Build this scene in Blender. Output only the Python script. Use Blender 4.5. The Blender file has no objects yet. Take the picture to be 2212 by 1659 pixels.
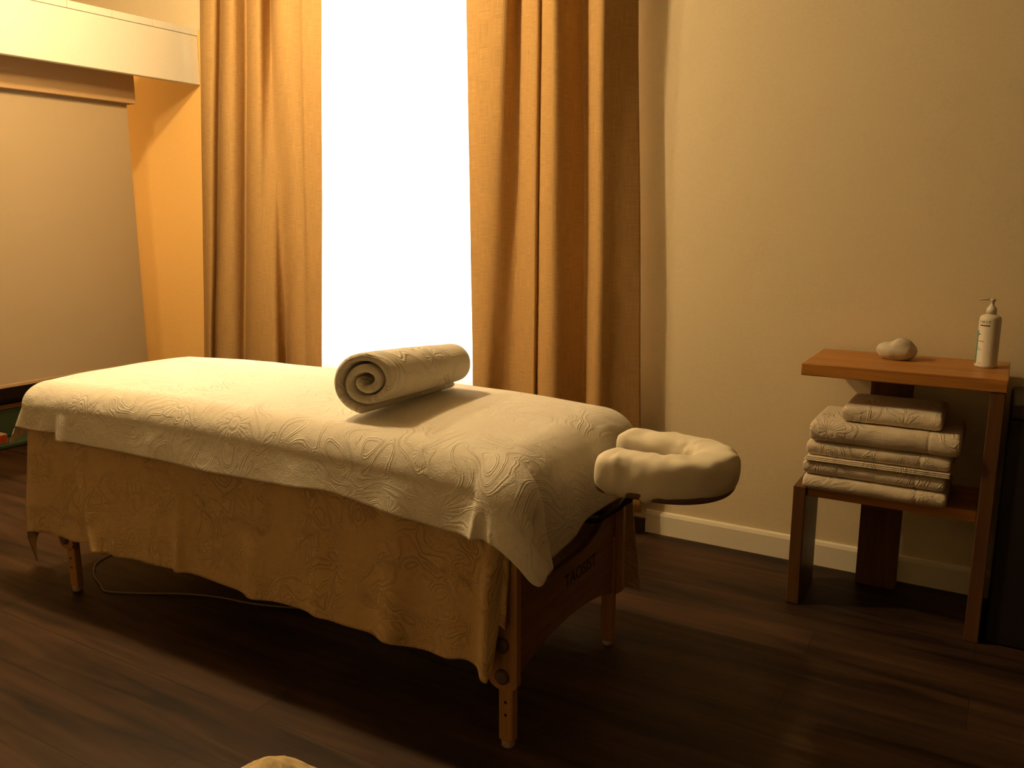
import bpy, bmesh, math, random
from mathutils import Vector, Matrix, noise

S = bpy.context.scene
COL = S.collection
PI = math.pi

# ---------------------------------------------------------------- camera
CAM_H = 1.32
YAW = math.radians(30.55)
PITCH = math.atan(362.5 / 1840.0)
cd = bpy.data.cameras.new('camera')
cd.sensor_width = 36.0
cd.lens = 1840.0 / 2212.0 * 36.0
cd.clip_start = 0.05
cam = bpy.data.objects.new('camera', cd)
COL.objects.link(cam)
cam.location = (0, 0, CAM_H)
cam.rotation_euler = (PI / 2 - PITCH, 0, YAW)
S.camera = cam

# ---------------------------------------------------------------- world, lights, exposure
SKY = 14.0
LAMP_W = 29.0
SPOT_W = 88.0
SPOT_LOC = (-2.60, 1.90, 2.84)
LAMP_LOC = (-3.02, 1.85, 2.36)
LAMP_COL = (1.0, 0.715, 0.37)
ALCOVE_LOC = (-4.75, 2.25, 1.55)
S.view_settings.view_transform = 'Standard'
S.view_settings.look = 'None'
S.view_settings.exposure = 0.40
S.view_settings.gamma = 1.0
S.view_settings.use_curve_mapping = False

w = bpy.data.worlds.new('daylight')
S.world = w
w.use_nodes = True
bg = w.node_tree.nodes['Background']
bg.inputs[0].default_value = (1.0, 0.93, 0.80, 1)
bg.inputs[1].default_value = SKY


def lamp(name, loc, watts, col, radius):
    l = bpy.data.lights.new(name, 'POINT')
    l.energy = watts
    l.color = col
    l.shadow_soft_size = radius
    o = bpy.data.objects.new(name, l)
    o.location = loc
    COL.objects.link(o)
    return o


lamp('lamp_light', LAMP_LOC, LAMP_W, LAMP_COL, 0.07)
lamp('alcove_lamp_light', ALCOVE_LOC, 13.0, (1.0, 0.60, 0.24), 0.08)
lamp('ceiling_lamp_light', SPOT_LOC, SPOT_W, LAMP_COL, 0.06)

# ---------------------------------------------------------------- helpers


def lin(r, g, b):
    f = lambda c: (c / 255 / 12.92) if c / 255 <= 0.04045 else ((c / 255 + 0.055) / 1.055) ** 2.4
    return (f(r), f(g), f(b), 1)


def obj(name, bm, mat=None, parent=None, smooth=False):
    me = bpy.data.meshes.new(name)
    bmesh.ops.recalc_face_normals(bm, faces=bm.faces[:])
    bm.to_mesh(me)
    bm.free()
    if smooth:
        for p in me.polygons:
            p.use_smooth = True
    o = bpy.data.objects.new(name, me)
    COL.objects.link(o)
    if mat:
        me.materials.append(mat)
    if parent:
        o.parent = parent
        o.matrix_parent_inverse = Matrix.Identity(4)
        base = world_loc(parent)
        me.transform(Matrix.Translation(-base))
    return o


def world_loc(o):
    v = Vector((0, 0, 0))
    while o:
        v += o.location
        o = o.parent
    return v


def thing(name, label, cat, loc=(0, 0, 0), group=None):
    o = bpy.data.objects.new(name, None)
    o.empty_display_size = 0.1
    o.location = loc
    COL.objects.link(o)
    tag(o, label, cat, group)
    return o


def tag(o, label, cat, group=None):
    o['label'] = label
    o['category'] = cat
    if group:
        o['group'] = group
    return o


def struct(o):
    o['kind'] = 'structure'
    return o


def box(bm, x0, x1, y0, y1, z0, z1, bev=0.0, seg=2):
    r = bmesh.ops.create_cube(bm, size=1.0)
    vs = r['verts']
    for v in vs:
        v.co = Vector(((x0 + x1) / 2 + v.co.x * (x1 - x0), (y0 + y1) / 2 + v.co.y * (y1 - y0), (z0 + z1) / 2 + v.co.z * (z1 - z0)))
    if bev > 0:
        es = list({e for v in vs for e in v.link_edges})
        bmesh.ops.bevel(bm, geom=es, offset=bev, segments=seg, profile=0.5, affect='EDGES')


def boxo(name, x0, x1, y0, y1, z0, z1, mat, parent=None, bev=0.0, seg=2):
    bm = bmesh.new()
    box(bm, x0, x1, y0, y1, z0, z1, bev, seg)
    return obj(name, bm, mat, parent)


def grid(bm, nu, nv, f, closed_u=False, uvf=None):
    """surface from f(i/nu, j/nv); returns vertex table"""
    uvl = bm.loops.layers.uv.verify() if uvf else None
    V = [[bm.verts.new(f(i / nu, j / nv)) for j in range(nv + 1)] for i in range(nu if closed_u else nu + 1)]
    n = nu
    for i in range(n):
        i2 = (i + 1) % len(V)
        for j in range(nv):
            fc = bm.faces.new((V[i][j], V[i2][j], V[i2][j + 1], V[i][j + 1]))
            if uvf:
                prm = ((i / nu, j / nv), ((i + 1) / nu, j / nv), ((i + 1) / nu, (j + 1) / nv), (i / nu, (j + 1) / nv))
                for lp, pr in zip(fc.loops, prm):
                    lp[uvl].uv = uvf(*pr)
    return V


def lathe(bm, cx, cy, prof, n=40):
    """prof: list of (radius, z)"""
    rings = []
    for r, z in prof:
        if r < 1e-6:
            rings.append([bm.verts.new((cx, cy, z))])
        else:
            rings.append([bm.verts.new((cx + r * math.cos(2 * PI * k / n), cy + r * math.sin(2 * PI * k / n), z)) for k in range(n)])
    for a, b in zip(rings, rings[1:]):
        for k in range(n):
            k2 = (k + 1) % n
            if len(a) == 1 and len(b) == 1:
                continue
            if len(a) == 1:
                bm.faces.new((a[0], b[k2], b[k]))
            elif len(b) == 1:
                bm.faces.new((a[k], a[k2], b[0]))
            else:
                bm.faces.new((a[k], a[k2], b[k2], b[k]))


def tube(bm, pts, rad, n=10, caps=True):
    pts = [Vector(p) for p in pts]
    rings = []
    up = Vector((0, 0, 1))
    for i, p in enumerate(pts):
        t = (pts[min(i + 1, len(pts) - 1)] - pts[max(i - 1, 0)]).normalized()
        a = t.cross(up)
        if a.length < 1e-3:
            a = t.cross(Vector((1, 0, 0)))
        a.normalize()
        b = t.cross(a).normalized()
        r = rad[i] if isinstance(rad, (list, tuple)) else rad
        rings.append([bm.verts.new(p + a * r * math.cos(2 * PI * k / n) + b * r * math.sin(2 * PI * k / n)) for k in range(n)])
    for A, B in zip(rings, rings[1:]):
        for k in range(n):
            k2 = (k + 1) % n
            bm.faces.new((A[k], A[k2], B[k2], B[k]))
    if caps:
        bm.faces.new(rings[0][::-1])
        bm.faces.new(rings[-1])


def catmull(pts, per=8):
    pts = [Vector(p) for p in pts]
    out = []
    for i in range(len(pts) - 1):
        p0 = pts[max(i - 1, 0)]
        p1, p2 = pts[i], pts[i + 1]
        p3 = pts[min(i + 2, len(pts) - 1)]
        for k in range(per):
            t = k / per
            out.append(0.5 * ((2 * p1) + (p2 - p0) * t + (2 * p0 - 5 * p1 + 4 * p2 - p3) * t * t + (3 * p1 - p0 - 3 * p2 + p3) * t ** 3))
    out.append(pts[-1])
    return out


def prism(bm, poly, axis, a0, a1):
    """extrude a 2D polygon along axis ('x': poly is (y,z); 'y': poly is (x,z))"""
    def mk(p, a):
        return (a, p[0], p[1]) if axis == 'x' else (p[0], a, p[1])
    A = [bm.verts.new(mk(p, a0)) for p in poly]
    B = [bm.verts.new(mk(p, a1)) for p in poly]
    n = len(poly)
    for i in range(n):
        bm.faces.new((A[i], A[(i + 1) % n], B[(i + 1) % n], B[i]))
    bm.faces.new(A[::-1])
    bm.faces.new(B)


def solidify(o, t, off=0.0):
    m = o.modifiers.new('thickness', 'SOLIDIFY')
    m.thickness = t
    m.offset = off
    return o


def subsurf(o, n=1):
    m = o.modifiers.new('smooth', 'SUBSURF')
    m.levels = n
    m.render_levels = n
    return o


def sstep(a, b, x):
    t = max(0.0, min(1.0, (x - a) / (b - a)))
    return t * t * (3 - 2 * t)


def gau(x, c, s):
    return math.exp(-((x - c) / s) ** 2)


def nz(x, y=0.0, z=0.0):
    return noise.noise(Vector((x, y, z)))

# ---------------------------------------------------------------- materials


class NT:
    def __init__(self, name):
        self.m = bpy.data.materials.new(name)
        self.m.use_nodes = True
        self.t = self.m.node_tree
        self.p = self.t.nodes['Principled BSDF']
        self.out = self.t.nodes['Material Output']

    def n(self, kind, **kw):
        nd = self.t.nodes.new(kind)
        for k, v in kw.items():
            if isinstance(k, str) and k.startswith('_'):
                nd.inputs[k[1:].replace('_', ' ')].default_value = v
            else:
                setattr(nd, k, v)
        return nd

    def l(self, a, b):
        self.t.links.new(a, b)

    def math(self, op, a, b=None, c=None):
        nd = self.t.nodes.new('ShaderNodeMath')
        nd.operation = op
        for i, v in enumerate((a, b, c)):
            if v is None:
                continue
            if isinstance(v, (int, float)):
                nd.inputs[i].default_value = v
            else:
                self.l(v, nd.inputs[i])
        return nd.outputs[0]

    def ramp(self, fac, stops):
        nd = self.t.nodes.new('ShaderNodeValToRGB')
        el = nd.color_ramp.elements
        el[0].position, el[0].color = stops[0]
        el[1].position, el[1].color = stops[-1]
        for p, c in stops[1:-1]:
            e = el.new(p)
            e.color = c
        self.l(fac, nd.inputs[0])
        return nd.outputs[0]

    def bump(self, h, dist, strength=1.0):
        b = self.t.nodes.new('ShaderNodeBump')
        b.inputs['Strength'].default_value = strength
        b.inputs['Distance'].default_value = dist
        self.l(h, b.inputs['Height'])
        self.l(b.outputs[0], self.p.inputs['Normal'])
        return b


def plain(name, col, rough=0.6, bump=0.0, scale=60.0, spec=0.3, var=0.0, metal=0.0):
    t = NT(name)
    t.p.inputs['Roughness'].default_value = rough
    t.p.inputs['Specular IOR Level'].default_value = spec
    t.p.inputs['Metallic'].default_value = metal
    tc = t.n('ShaderNodeTexCoord')
    nt = t.n('ShaderNodeTexNoise', _Scale=scale, _Detail=5.0)
    t.l(tc.outputs['Object'], nt.inputs['Vector'])
    c = Vector(col[:3])
    t.l(t.ramp(nt.outputs['Fac'], [(0.3, (*(c * (1 - var)), 1)), (0.7, (*(c * (1 + var)), 1))]), t.p.inputs['Base Color'])
    if bump:
        t.bump(nt.outputs['Fac'], bump)
    return t.m


def terry(name, col, emboss=0.004, scale=1.0, pile=0.0012, trans=0.0):
    """towelling with sculpted rings, petals and swirls; UV is cloth metres"""
    t = NT(name)
    t.p.inputs['Roughness'].default_value = 0.95
    t.p.inputs['Specular IOR Level'].default_value = 0.08
    t.p.inputs['Sheen Weight'].default_value = 0.15
    t.p.inputs['Sheen Roughness'].default_value = 0.6
    tc = t.n('ShaderNodeTexCoord')
    mp = t.n('ShaderNodeMapping')
    mp.inputs['Scale'].default_value = (scale, scale, scale)
    t.l(tc.outputs['UV'], mp.inputs['Vector'])
    # warp
    wn = t.n('ShaderNodeTexNoise', _Scale=3.2, _Detail=1.0)
    t.l(mp.outputs[0], wn.inputs['Vector'])
    mix = t.n('ShaderNodeMixRGB', blend_type='LINEAR_LIGHT')
    mix.inputs[0].default_value = 0.10
    t.l(mp.outputs[0], mix.inputs[1])
    t.l(wn.outputs['Color'], mix.inputs[2])
    # swirling double outlines
    cn = t.n('ShaderNodeTexNoise', _Scale=3.4, _Detail=0.0, _Distortion=1.3)
    t.l(mix.outputs[0], cn.inputs['Vector'])
    ph = t.math('FRACT', t.math('MULTIPLY', cn.outputs['Fac'], 7.0))
    sw = t.math('ABSOLUTE', t.math('SINE', t.math('MULTIPLY', t.math('MINIMUM', ph, 0.45), 2 * PI / 0.45)))
    # rosettes: rings in the middle, petals round them
    vo = t.n('ShaderNodeTexVoronoi', _Scale=3.3, _Randomness=0.8)
    t.l(mix.outputs[0], vo.inputs['Vector'])
    D = vo.outputs['Distance']
    rg = t.math('MULTIPLY', t.math('ADD', t.math('SINE', t.math('MULTIPLY', D, 95.0)), 1.0), 0.5)
    sub = t.n('ShaderNodeVectorMath', operation='SUBTRACT')
    t.l(mix.outputs[0], sub.inputs[0])
    t.l(vo.outputs['Position'], sub.inputs[1])
    sp = t.n('ShaderNodeSeparateXYZ')
    t.l(sub.outputs[0], sp.inputs[0])
    an = t.math('ARCTAN2', sp.outputs[0], sp.outputs[1])
    pt = t.math('ABSOLUTE', t.math('SINE', t.math('ADD', t.math('MULTIPLY', an, 9.0), t.math('MULTIPLY', D, 4.0))))
    pt = t.math('POWER', pt, 0.5)

    def step(v, a, b):
        n = t.n('ShaderNodeMapRange', interpolation_type='SMOOTHSTEP')
        n.inputs[1].default_value = a
        n.inputs[2].default_value = b
        t.l(v, n.inputs[0])
        return n.outputs[0]
    m1 = t.n('ShaderNodeMix')
    t.l(step(D, 0.20, 0.215), m1.inputs[0])
    t.l(rg, m1.inputs[2])
    t.l(pt, m1.inputs[3])
    mx = t.n('ShaderNodeMix')
    t.l(step(D, 0.36, 0.375), mx.inputs[0])
    t.l(m1.outputs[0], mx.inputs[2])
    t.l(sw, mx.inputs[3])
    # patches without pattern
    mk = t.n('ShaderNodeTexNoise', _Scale=2.3, _Detail=0.0)
    t.l(mp.outputs[0], mk.inputs['Vector'])
    mr = t.n('ShaderNodeMapRange', interpolation_type='SMOOTHSTEP')
    mr.inputs[1].default_value = 0.34
    mr.inputs[2].default_value = 0.50
    t.l(mk.outputs['Fac'], mr.inputs[0])
    h = t.math('MULTIPLY', mx.outputs[0], mr.outputs[0])
    pn = t.n('ShaderNodeTexNoise', _Scale=260.0, _Detail=2.0)
    t.l(tc.outputs['UV'], pn.inputs['Vector'])
    # soft creases
    sn = t.n('ShaderNodeTexNoise', _Scale=9.0, _Detail=2.0)
    t.l(mp.outputs[0], sn.inputs['Vector'])
    hh = t.math('ADD', t.math('MULTIPLY', h, emboss), t.math('MULTIPLY', pn.outputs['Fac'], pile))
    hh = t.math('ADD', hh, t.math('MULTIPLY', sn.outputs['Fac'], 0.006))
    t.bump(hh, 1.0, 1.0)
    c = Vector(col[:3])
    t.l(t.ramp(pn.outputs['Fac'], [(0.3, (*(c * 0.93), 1)), (0.7, (*c, 1))]), t.p.inputs['Base Color'])
    if trans:
        tr = t.n('ShaderNodeBsdfTranslucent')
        tr.inputs[0].default_value = col
        ms = t.n('ShaderNodeMixShader')
        ms.inputs[0].default_value = trans
        t.l(t.p.outputs[0], ms.inputs[1])
        t.l(tr.outputs[0], ms.inputs[2])
        t.l(ms.outputs[0], t.out.inputs[0])
    return t.m


def linen(name, col, trans=0.2):
    t = NT(name)
    t.p.inputs['Roughness'].default_value = 0.9
    t.p.inputs['Specular IOR Level'].default_value = 0.1
    tc = t.n('ShaderNodeTexCoord')
    hs = []
    for sc in ((16, 520, 1), (520, 10, 1)):
        mp = t.n('ShaderNodeMapping')
        mp.inputs['Scale'].default_value = sc
        t.l(tc.outputs['UV'], mp.inputs['Vector'])
        nt = t.n('ShaderNodeTexNoise', _Scale=1.0, _Detail=2.0)
        t.l(mp.outputs[0], nt.inputs['Vector'])
        hs.append(nt.outputs['Fac'])
    h = t.math('MULTIPLY', t.math('ADD', hs[0], hs[1]), 0.5)
    c = Vector(col[:3])
    cr = t.ramp(h, [(0.32, (*(c * 0.74), 1)), (0.68, (*(c * 1.20), 1))])
    t.l(cr, t.p.inputs['Base Color'])
    t.bump(h, 0.0012)
    tr = t.n('ShaderNodeBsdfTranslucent')
    t.l(cr, tr.inputs[0])
    ms = t.n('ShaderNodeMixShader')
    ms.inputs[0].default_value = trans
    t.l(t.p.outputs[0], ms.inputs[1])
    t.l(tr.outputs[0], ms.inputs[2])
    t.l(ms.outputs[0], t.out.inputs[0])
    return t.m


def wood(name, ca, cb, axis='x', rough=0.5, scale=1.0):
    t = NT(name)
    t.p.inputs['Roughness'].default_value = rough
    t.p.inputs['Specular IOR Level'].default_value = 0.3
    tc = t.n('ShaderNodeTexCoord')
    mp = t.n('ShaderNodeMapping')
    s = {'x': (3, 60, 60), 'y': (60, 3, 60), 'z': (60, 60, 3)}[axis]
    mp.inputs['Scale'].default_value = tuple(k * scale for k in s)
    t.l(tc.outputs['Object'], mp.inputs['Vector'])
    nt = t.n('ShaderNodeTexNoise', _Scale=1.0, _Detail=6.0, _Distortion=0.6)
    t.l(mp.outputs[0], nt.inputs['Vector'])
    t.l(t.ramp(nt.outputs['Fac'], [(0.3, ca), (0.7, cb)]), t.p.inputs['Base Color'])
    t.bump(nt.outputs['Fac'], 0.0006)
    return t.m


def floor_mat():
    t = NT('dark_plank_floor')
    t.p.inputs['Roughness'].default_value = 0.55
    t.p.inputs['Specular IOR Level'].default_value = 0.25
    tc = t.n('ShaderNodeTexCoord')
    br = t.n('ShaderNodeTexBrick')
    br.offset = 0.37
    br.inputs['Scale'].default_value = 1.0
    br.inputs['Brick Width'].default_value = 1.22
    br.inputs['Row Height'].default_value = 0.18
    br.inputs['Mortar Size'].default_value = 0.0014
    br.inputs['Color1'].default_value = (0.2, 0.2, 0.2, 1)
    br.inputs['Color2'].default_value = (0.8, 0.8, 0.8, 1)
    br.inputs['Mortar'].default_value = (0.0, 0.0, 0.0, 1)
    t.l(tc.outputs['Object'], br.inputs['Vector'])
    mp = t.n('ShaderNodeMapping')
    mp.inputs['Scale'].default_value = (1.8, 20, 1)
    t.l(tc.outputs['Object'], mp.inputs['Vector'])
    nt = t.n('ShaderNodeTexNoise', _Scale=1.0, _Detail=6.0, _Distortion=0.8)
    t.l(mp.outputs[0], nt.inputs['Vector'])
    mp2 = t.n('ShaderNodeMapping')
    mp2.inputs['Scale'].default_value = (1.3, 6, 1)
    t.l(tc.outputs['Object'], mp2.inputs['Vector'])
    nb = t.n('ShaderNodeTexNoise', _Scale=1.0, _Detail=3.0)
    t.l(mp2.outputs[0], nb.inputs['Vector'])
    f = t.math('ADD', t.math('MULTIPLY', nt.outputs['Fac'], 0.55), t.math('MULTIPLY', nb.outputs['Fac'], 0.45))
    f = t.math('ADD', f, t.math('MULTIPLY', t.math('SUBTRACT', br.outputs['Color'], 0.5), 0.16))
    c = t.ramp(f, [(0.36, (0.014, 0.0075, 0.0042, 1)), (0.5, (0.042, 0.021, 0.010, 1)), (0.66, (0.076, 0.039, 0.018, 1))])
    mx = t.n('ShaderNodeMixRGB')
    t.l(br.outputs['Fac'], mx.inputs[0])
    t.l(c, mx.inputs[1])
    mx.inputs[2].default_value = (0.02, 0.014, 0.01, 1)
    t.l(mx.outputs[0], t.p.inputs['Base Color'])
    t.bump(f, 0.002)
    return t.m


M = {}
M['wall'] = plain('cream_wall_paint', (0.72, 0.61, 0.40, 1), 0.9, 0.0008, 90, 0.1, 0.02)
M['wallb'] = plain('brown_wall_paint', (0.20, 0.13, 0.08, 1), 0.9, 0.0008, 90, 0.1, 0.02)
M['alcove'] = plain('apricot_wall', (0.80, 0.50, 0.17, 1), 0.9, 0.0008, 90, 0.1, 0.02)
M['ceiling'] = plain('dim_ceiling_paint', (0.45, 0.37, 0.24, 1), 0.9, 0.0, 40, 0.1, 0.01)
M['trim'] = plain('white_trim_paint', (0.78, 0.72, 0.56, 1), 0.5, 0.0004, 60, 0.3, 0.01)
M['beam'] = plain('white_beam_paint', (0.66, 0.62, 0.51, 1), 0.7, 0.0006, 60, 0.2, 0.015)
M['floor'] = floor_mat()
M['blind'] = plain('beige_blind_cloth', (0.40, 0.30, 0.17, 1), 0.9, 0.0008, 220, 0.1, 0.02)
M['blind_box'] = plain('tan_painted_casing', (0.42, 0.27, 0.125, 1), 0.8, 0.0006, 120, 0.1, 0.02)
M['towel'] = terry('white_embossed_terry', (0.88, 0.82, 0.68, 1), 0.0012, 1.7, 0.0016)
M['towel_roll'] = terry('white_roll_terry', (0.85, 0.79, 0.64, 1), 0.0022, 1.4, 0.0014)
M['sheet'] = terry('beige_embossed_terry', (0.64, 0.44, 0.20, 1), 0.0019, 3.2, 0.0016)
M['stack'] = terry('cream_folded_terry', (0.72, 0.62, 0.46, 1), 0.0016, 2.0, 0.0012)
M['cover'] = plain('white_soft_nonwoven', (0.84, 0.77, 0.60, 1), 0.7, 0.0009, 26, 0.2, 0.02)
M['cushion'] = plain('dark_upholstery', (0.20, 0.13, 0.09, 1), 0.6, 0.0006, 90, 0.3, 0.05)
M['curtain'] = linen('tan_linen_curtain', (0.54, 0.34, 0.135, 1), 0.17)
M['table_wood'] = wood('beech_table_wood', (0.34, 0.17, 0.06, 1), (0.48, 0.25, 0.095, 1), 'z', 0.45)
M['panel_wood_shaded'] = wood('beech_panel_wood_shaded', (0.19, 0.095, 0.037, 1), (0.28, 0.145, 0.058, 1), 'y', 0.45)  # the table's beech darkened; shade at the table end put into the colour
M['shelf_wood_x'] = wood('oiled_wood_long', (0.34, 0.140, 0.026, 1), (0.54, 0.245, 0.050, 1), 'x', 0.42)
M['shelf_wood_z_shaded'] = wood('oiled_wood_upright_shaded', (0.085, 0.037, 0.013, 1), (0.14, 0.063, 0.021, 1), 'z', 0.45)  # same wood as the boards, with shade on the uprights put into the colour
M['dark_ink'] = plain('dark_printed_ink', (0.03, 0.02, 0.015, 1), 0.6)
M['black'] = plain('black_laminate', (0.016, 0.013, 0.012, 1), 0.55, 0.0003, 120, 0.25)
M['black_lid'] = plain('charcoal_lid', (0.035, 0.027, 0.024, 1), 0.5, 0.0003, 120, 0.3)
M['knob'] = plain('dark_plastic_knob', (0.14, 0.10, 0.06, 1), 0.4, 0.0, 60, 0.4)
M['foot'] = plain('pale_rubber_foot', (0.42, 0.34, 0.24, 1), 0.6)
M['hole'] = plain('dark_drill_hole', (0.012, 0.008, 0.006, 1), 0.9)
M['plastic'] = plain('white_bottle_plastic', (0.74, 0.68, 0.55, 1), 0.35, 0.0, 60, 0.4)
M['teal'] = plain('teal_label_print', (0.05, 0.30, 0.27, 1), 0.5)
M['greyprint'] = plain('grey_label_print', (0.30, 0.22, 0.15, 1), 0.6)
M['brownprint'] = plain('brown_label_bar', (0.07, 0.022, 0.008, 1), 0.6)
M['stone'] = plain('pale_rough_stone', (0.60, 0.54, 0.42, 1), 0.9, 0.005, 22, 0.1, 0.12)
M['rock'] = plain('speckled_cream_rock', (0.66, 0.52, 0.28, 1), 0.9, 0.006, 34, 0.1, 0.22)
M['cable'] = plain('white_cable_sheath', (0.26, 0.21, 0.15, 1), 0.5)
M['navy'] = plain('dark_navy_cushion_cloth', (0.030, 0.026, 0.032, 1), 0.9, 0.0008, 160, 0.1, 0.1)
M['tealcloth'] = plain('teal_green_cloth', (0.085, 0.15, 0.105, 1), 0.9, 0.0008, 160, 0.1, 0.1)
M['rim'] = plain('tan_rim', (0.20, 0.14, 0.085, 1), 0.8)
M['orange'] = plain('red_orange_print', (0.62, 0.10, 0.015, 1), 0.5)
M['white'] = plain('white_card', (0.62, 0.52, 0.40, 1), 0.6)
M['shadestrip'] = plain('painted_shade_strip', (0.05, 0.03, 0.018, 1), 0.6)  # dark colour that stands in for shade
M['metal'] = plain('brushed_metal_rod', (0.30, 0.24, 0.16, 1), 0.35, 0.0, 60, 0.5, 0.02, 1.0)
M['frame'] = plain('white_window_frame', (0.78, 0.74, 0.66, 1), 0.45)
M['balcony'] = plain('pale_terrace_render', (0.55, 0.45, 0.36, 1), 0.8, 0.001, 60, 0.1, 0.05)


def glass_mat():
    t = NT('window_glass')
    tr = t.n('ShaderNodeBsdfTransparent')
    tr.inputs[0].default_value = (0.97, 0.98, 0.97, 1)
    gl = t.n('ShaderNodeBsdfGlossy')
    gl.inputs['Roughness'].default_value = 0.02
    fr = t.n('ShaderNodeFresnel')
    ms = t.n('ShaderNodeMixShader')
    t.l(fr.outputs[0], ms.inputs[0])
    t.l(tr.outputs[0], ms.inputs[1])
    t.l(gl.outputs[0], ms.inputs[2])
    t.l(ms.outputs[0], t.out.inputs[0])
    return t.m


def sheer_mat():
    t = NT('white_sheer_voile')
    tc = t.n('ShaderNodeTexCoord')
    mp = t.n('ShaderNodeMapping')
    mp.inputs['Scale'].default_value = (70, 1.2, 1)
    t.l(tc.outputs['UV'], mp.inputs['Vector'])
    nt = t.n('ShaderNodeTexNoise', _Scale=1.0, _Detail=3.0)
    t.l(mp.outputs[0], nt.inputs['Vector'])
    df = t.n('ShaderNodeBsdfDiffuse')
    df.inputs[0].default_value = (0.86, 0.82, 0.74, 1)
    tl = t.n('ShaderNodeBsdfTranslucent')
    tl.inputs[0].default_value = (0.93, 0.90, 0.84, 1)
    tr = t.n('ShaderNodeBsdfTransparent')
    m1 = t.n('ShaderNodeMixShader')
    m1.inputs[0].default_value = 0.62
    t.l(df.outputs[0], m1.inputs[1])
    t.l(tl.outputs[0], m1.inputs[2])
    m2 = t.n('ShaderNodeMixShader')
    t.l(t.ramp(nt.outputs['Fac'], [(0.35, (0.30, 0.30, 0.30, 1)), (0.65, (0.40, 0.40, 0.40, 1))]), m2.inputs[0])
    t.l(m1.outputs[0], m2.inputs[1])
    t.l(tr.outputs[0], m2.inputs[2])
    t.l(m2.outputs[0], t.out.inputs[0])
    return t.m


M['glass'] = glass_mat()
M['sheer'] = sheer_mat()

# ================================================================ room shell
YW = 3.27           # face of the far wall
XL, XR, YB, ZC = -5.40, 3.60, -2.00, 2.95
WX0, WX1, WZ, WS = -3.30, -1.375, 2.50, 0.48      # window opening
struct(boxo('floor', XL - .3, XR + .3, YB - .3, YW + .5, -0.10, 0.0, M['floor']))
struct(boxo('ceiling', XL - .3, XR + .3, YB - .3, YW + .5, ZC, ZC + .12, M['ceiling']))
bm = bmesh.new()
box(bm, WX1, XR + .3, YW, YW + .28, 0, ZC)
box(bm, XL - .3, WX0, YW, YW + .28, 0, ZC)
box(bm, WX0, WX1, YW, YW + .28, WZ, ZC)
box(bm, WX0, WX1, YW, YW + .28, 0, WS)
struct(obj('wall_back', bm, M['wall']))
struct(boxo('wall_left', XL - .3, XL, YB, YW, 0, ZC, M['wall']))
struct(boxo('wall_right', XR, XR + .3, YB, YW, 0, ZC, M['wallb']))
struct(boxo('wall_front', XL - .3, XR + .3, YB - .3, YB, 0, ZC, M['wall']))
# apricot bay of the far wall under the beam
struct(boxo('wall_alcove', XL, -3.60, YW - .012, YW, 0, 2.283, M['alcove']))

# baseboard on the far wall
bm = bmesh.new()
prism(bm, [(YW, 0), (YW - .016, 0), (YW - .016, .082), (YW - .011, .094), (YW, .098)], 'x', -1.262, XR)
struct(obj('baseboard_back', bm, M['trim']))
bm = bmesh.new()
box(bm, WX0, -1.264, YW - .02, YW, 0, .055, .002, 1)  # dark strip added at the wall foot, standing in for shade under the curtain
struct(obj('shade_strip', bm, M['shadestrip']))

# beam over the alcove: fascia board with short capping pieces
bm = bmesh.new()
box(bm, -3.885, -3.85, -1.2, YW - .013, 2.005, 2.2505, 0.003, 1)
beam = struct(obj('trim_1', bm, M['beam']))
ys = [-1.2, -0.55, 0.1, 0.8, 1.4, 1.95, 2.30, 2.535, 2.763, 2.988, YW - .001]
for a, b in zip(ys, ys[1:]):
    boxo('capping_piece', -3.888, -3.848, a + .0016, b - .0016, 2.2520, 2.286, M['beam'], beam, 0.0015, 1)

# window: frame with two leaves and glass
bm = bmesh.new()
yf0, yf1 = YW + .10, YW + .17
for x0, x1, z0, z1 in ((WX0, WX0 + .06, WS, WZ), (WX1 - .06, WX1, WS, WZ), (WX0 + .06, WX1 - .06, WZ - .06, WZ), (WX0 + .06, WX1 - .06, WS, WS + .05)):
    box(bm, x0, x1, yf0, yf1, z0, z1, 0.004, 1)
win = struct(obj('window_1', bm, M['frame']))
xm = (WX0 + WX1) / 2
for x0, x1 in ((WX0 + .062, xm - .002), (xm + .002, WX1 - .062)):
    bm = bmesh.new()
    for a, b, z0, z1 in ((x0, x0 + .05, WS + .052, WZ - .062), (x1 - .05, x1, WS + .052, WZ - .062), (x0 + .05, x1 - .05, WS + .052, WS + .12), (x0 + .05, x1 - .05, WZ - .13, WZ - .062)):
        box(bm, a, b, yf0 + .01, yf1 - .01, z0, z1, 0.003, 1)
    leaf = obj('window_leaf', bm, M['frame'], win)
    boxo('pane', x0 + .045, x1 - .045, YW + .132, YW + .137, WS + .115, WZ - .125, M['glass'], leaf)
# terrace floor outside
struct(boxo('terrace', WX0 - 3, WX1 + 3, YW + .5, YW + 6, -.25, -.05, M['balcony']))

# ================================================================ curtains


def interp(pts, x):
    if x <= pts[0][0]:
        return pts[0][1]
    for (a, fa), (b, fb) in zip(pts, pts[1:]):
        if x <= b:
            t = (x - a) / (b - a)
            t = t * t * (3 - 2 * t)
            return fa + (fb - fa) * t
    return pts[-1][1]


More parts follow.
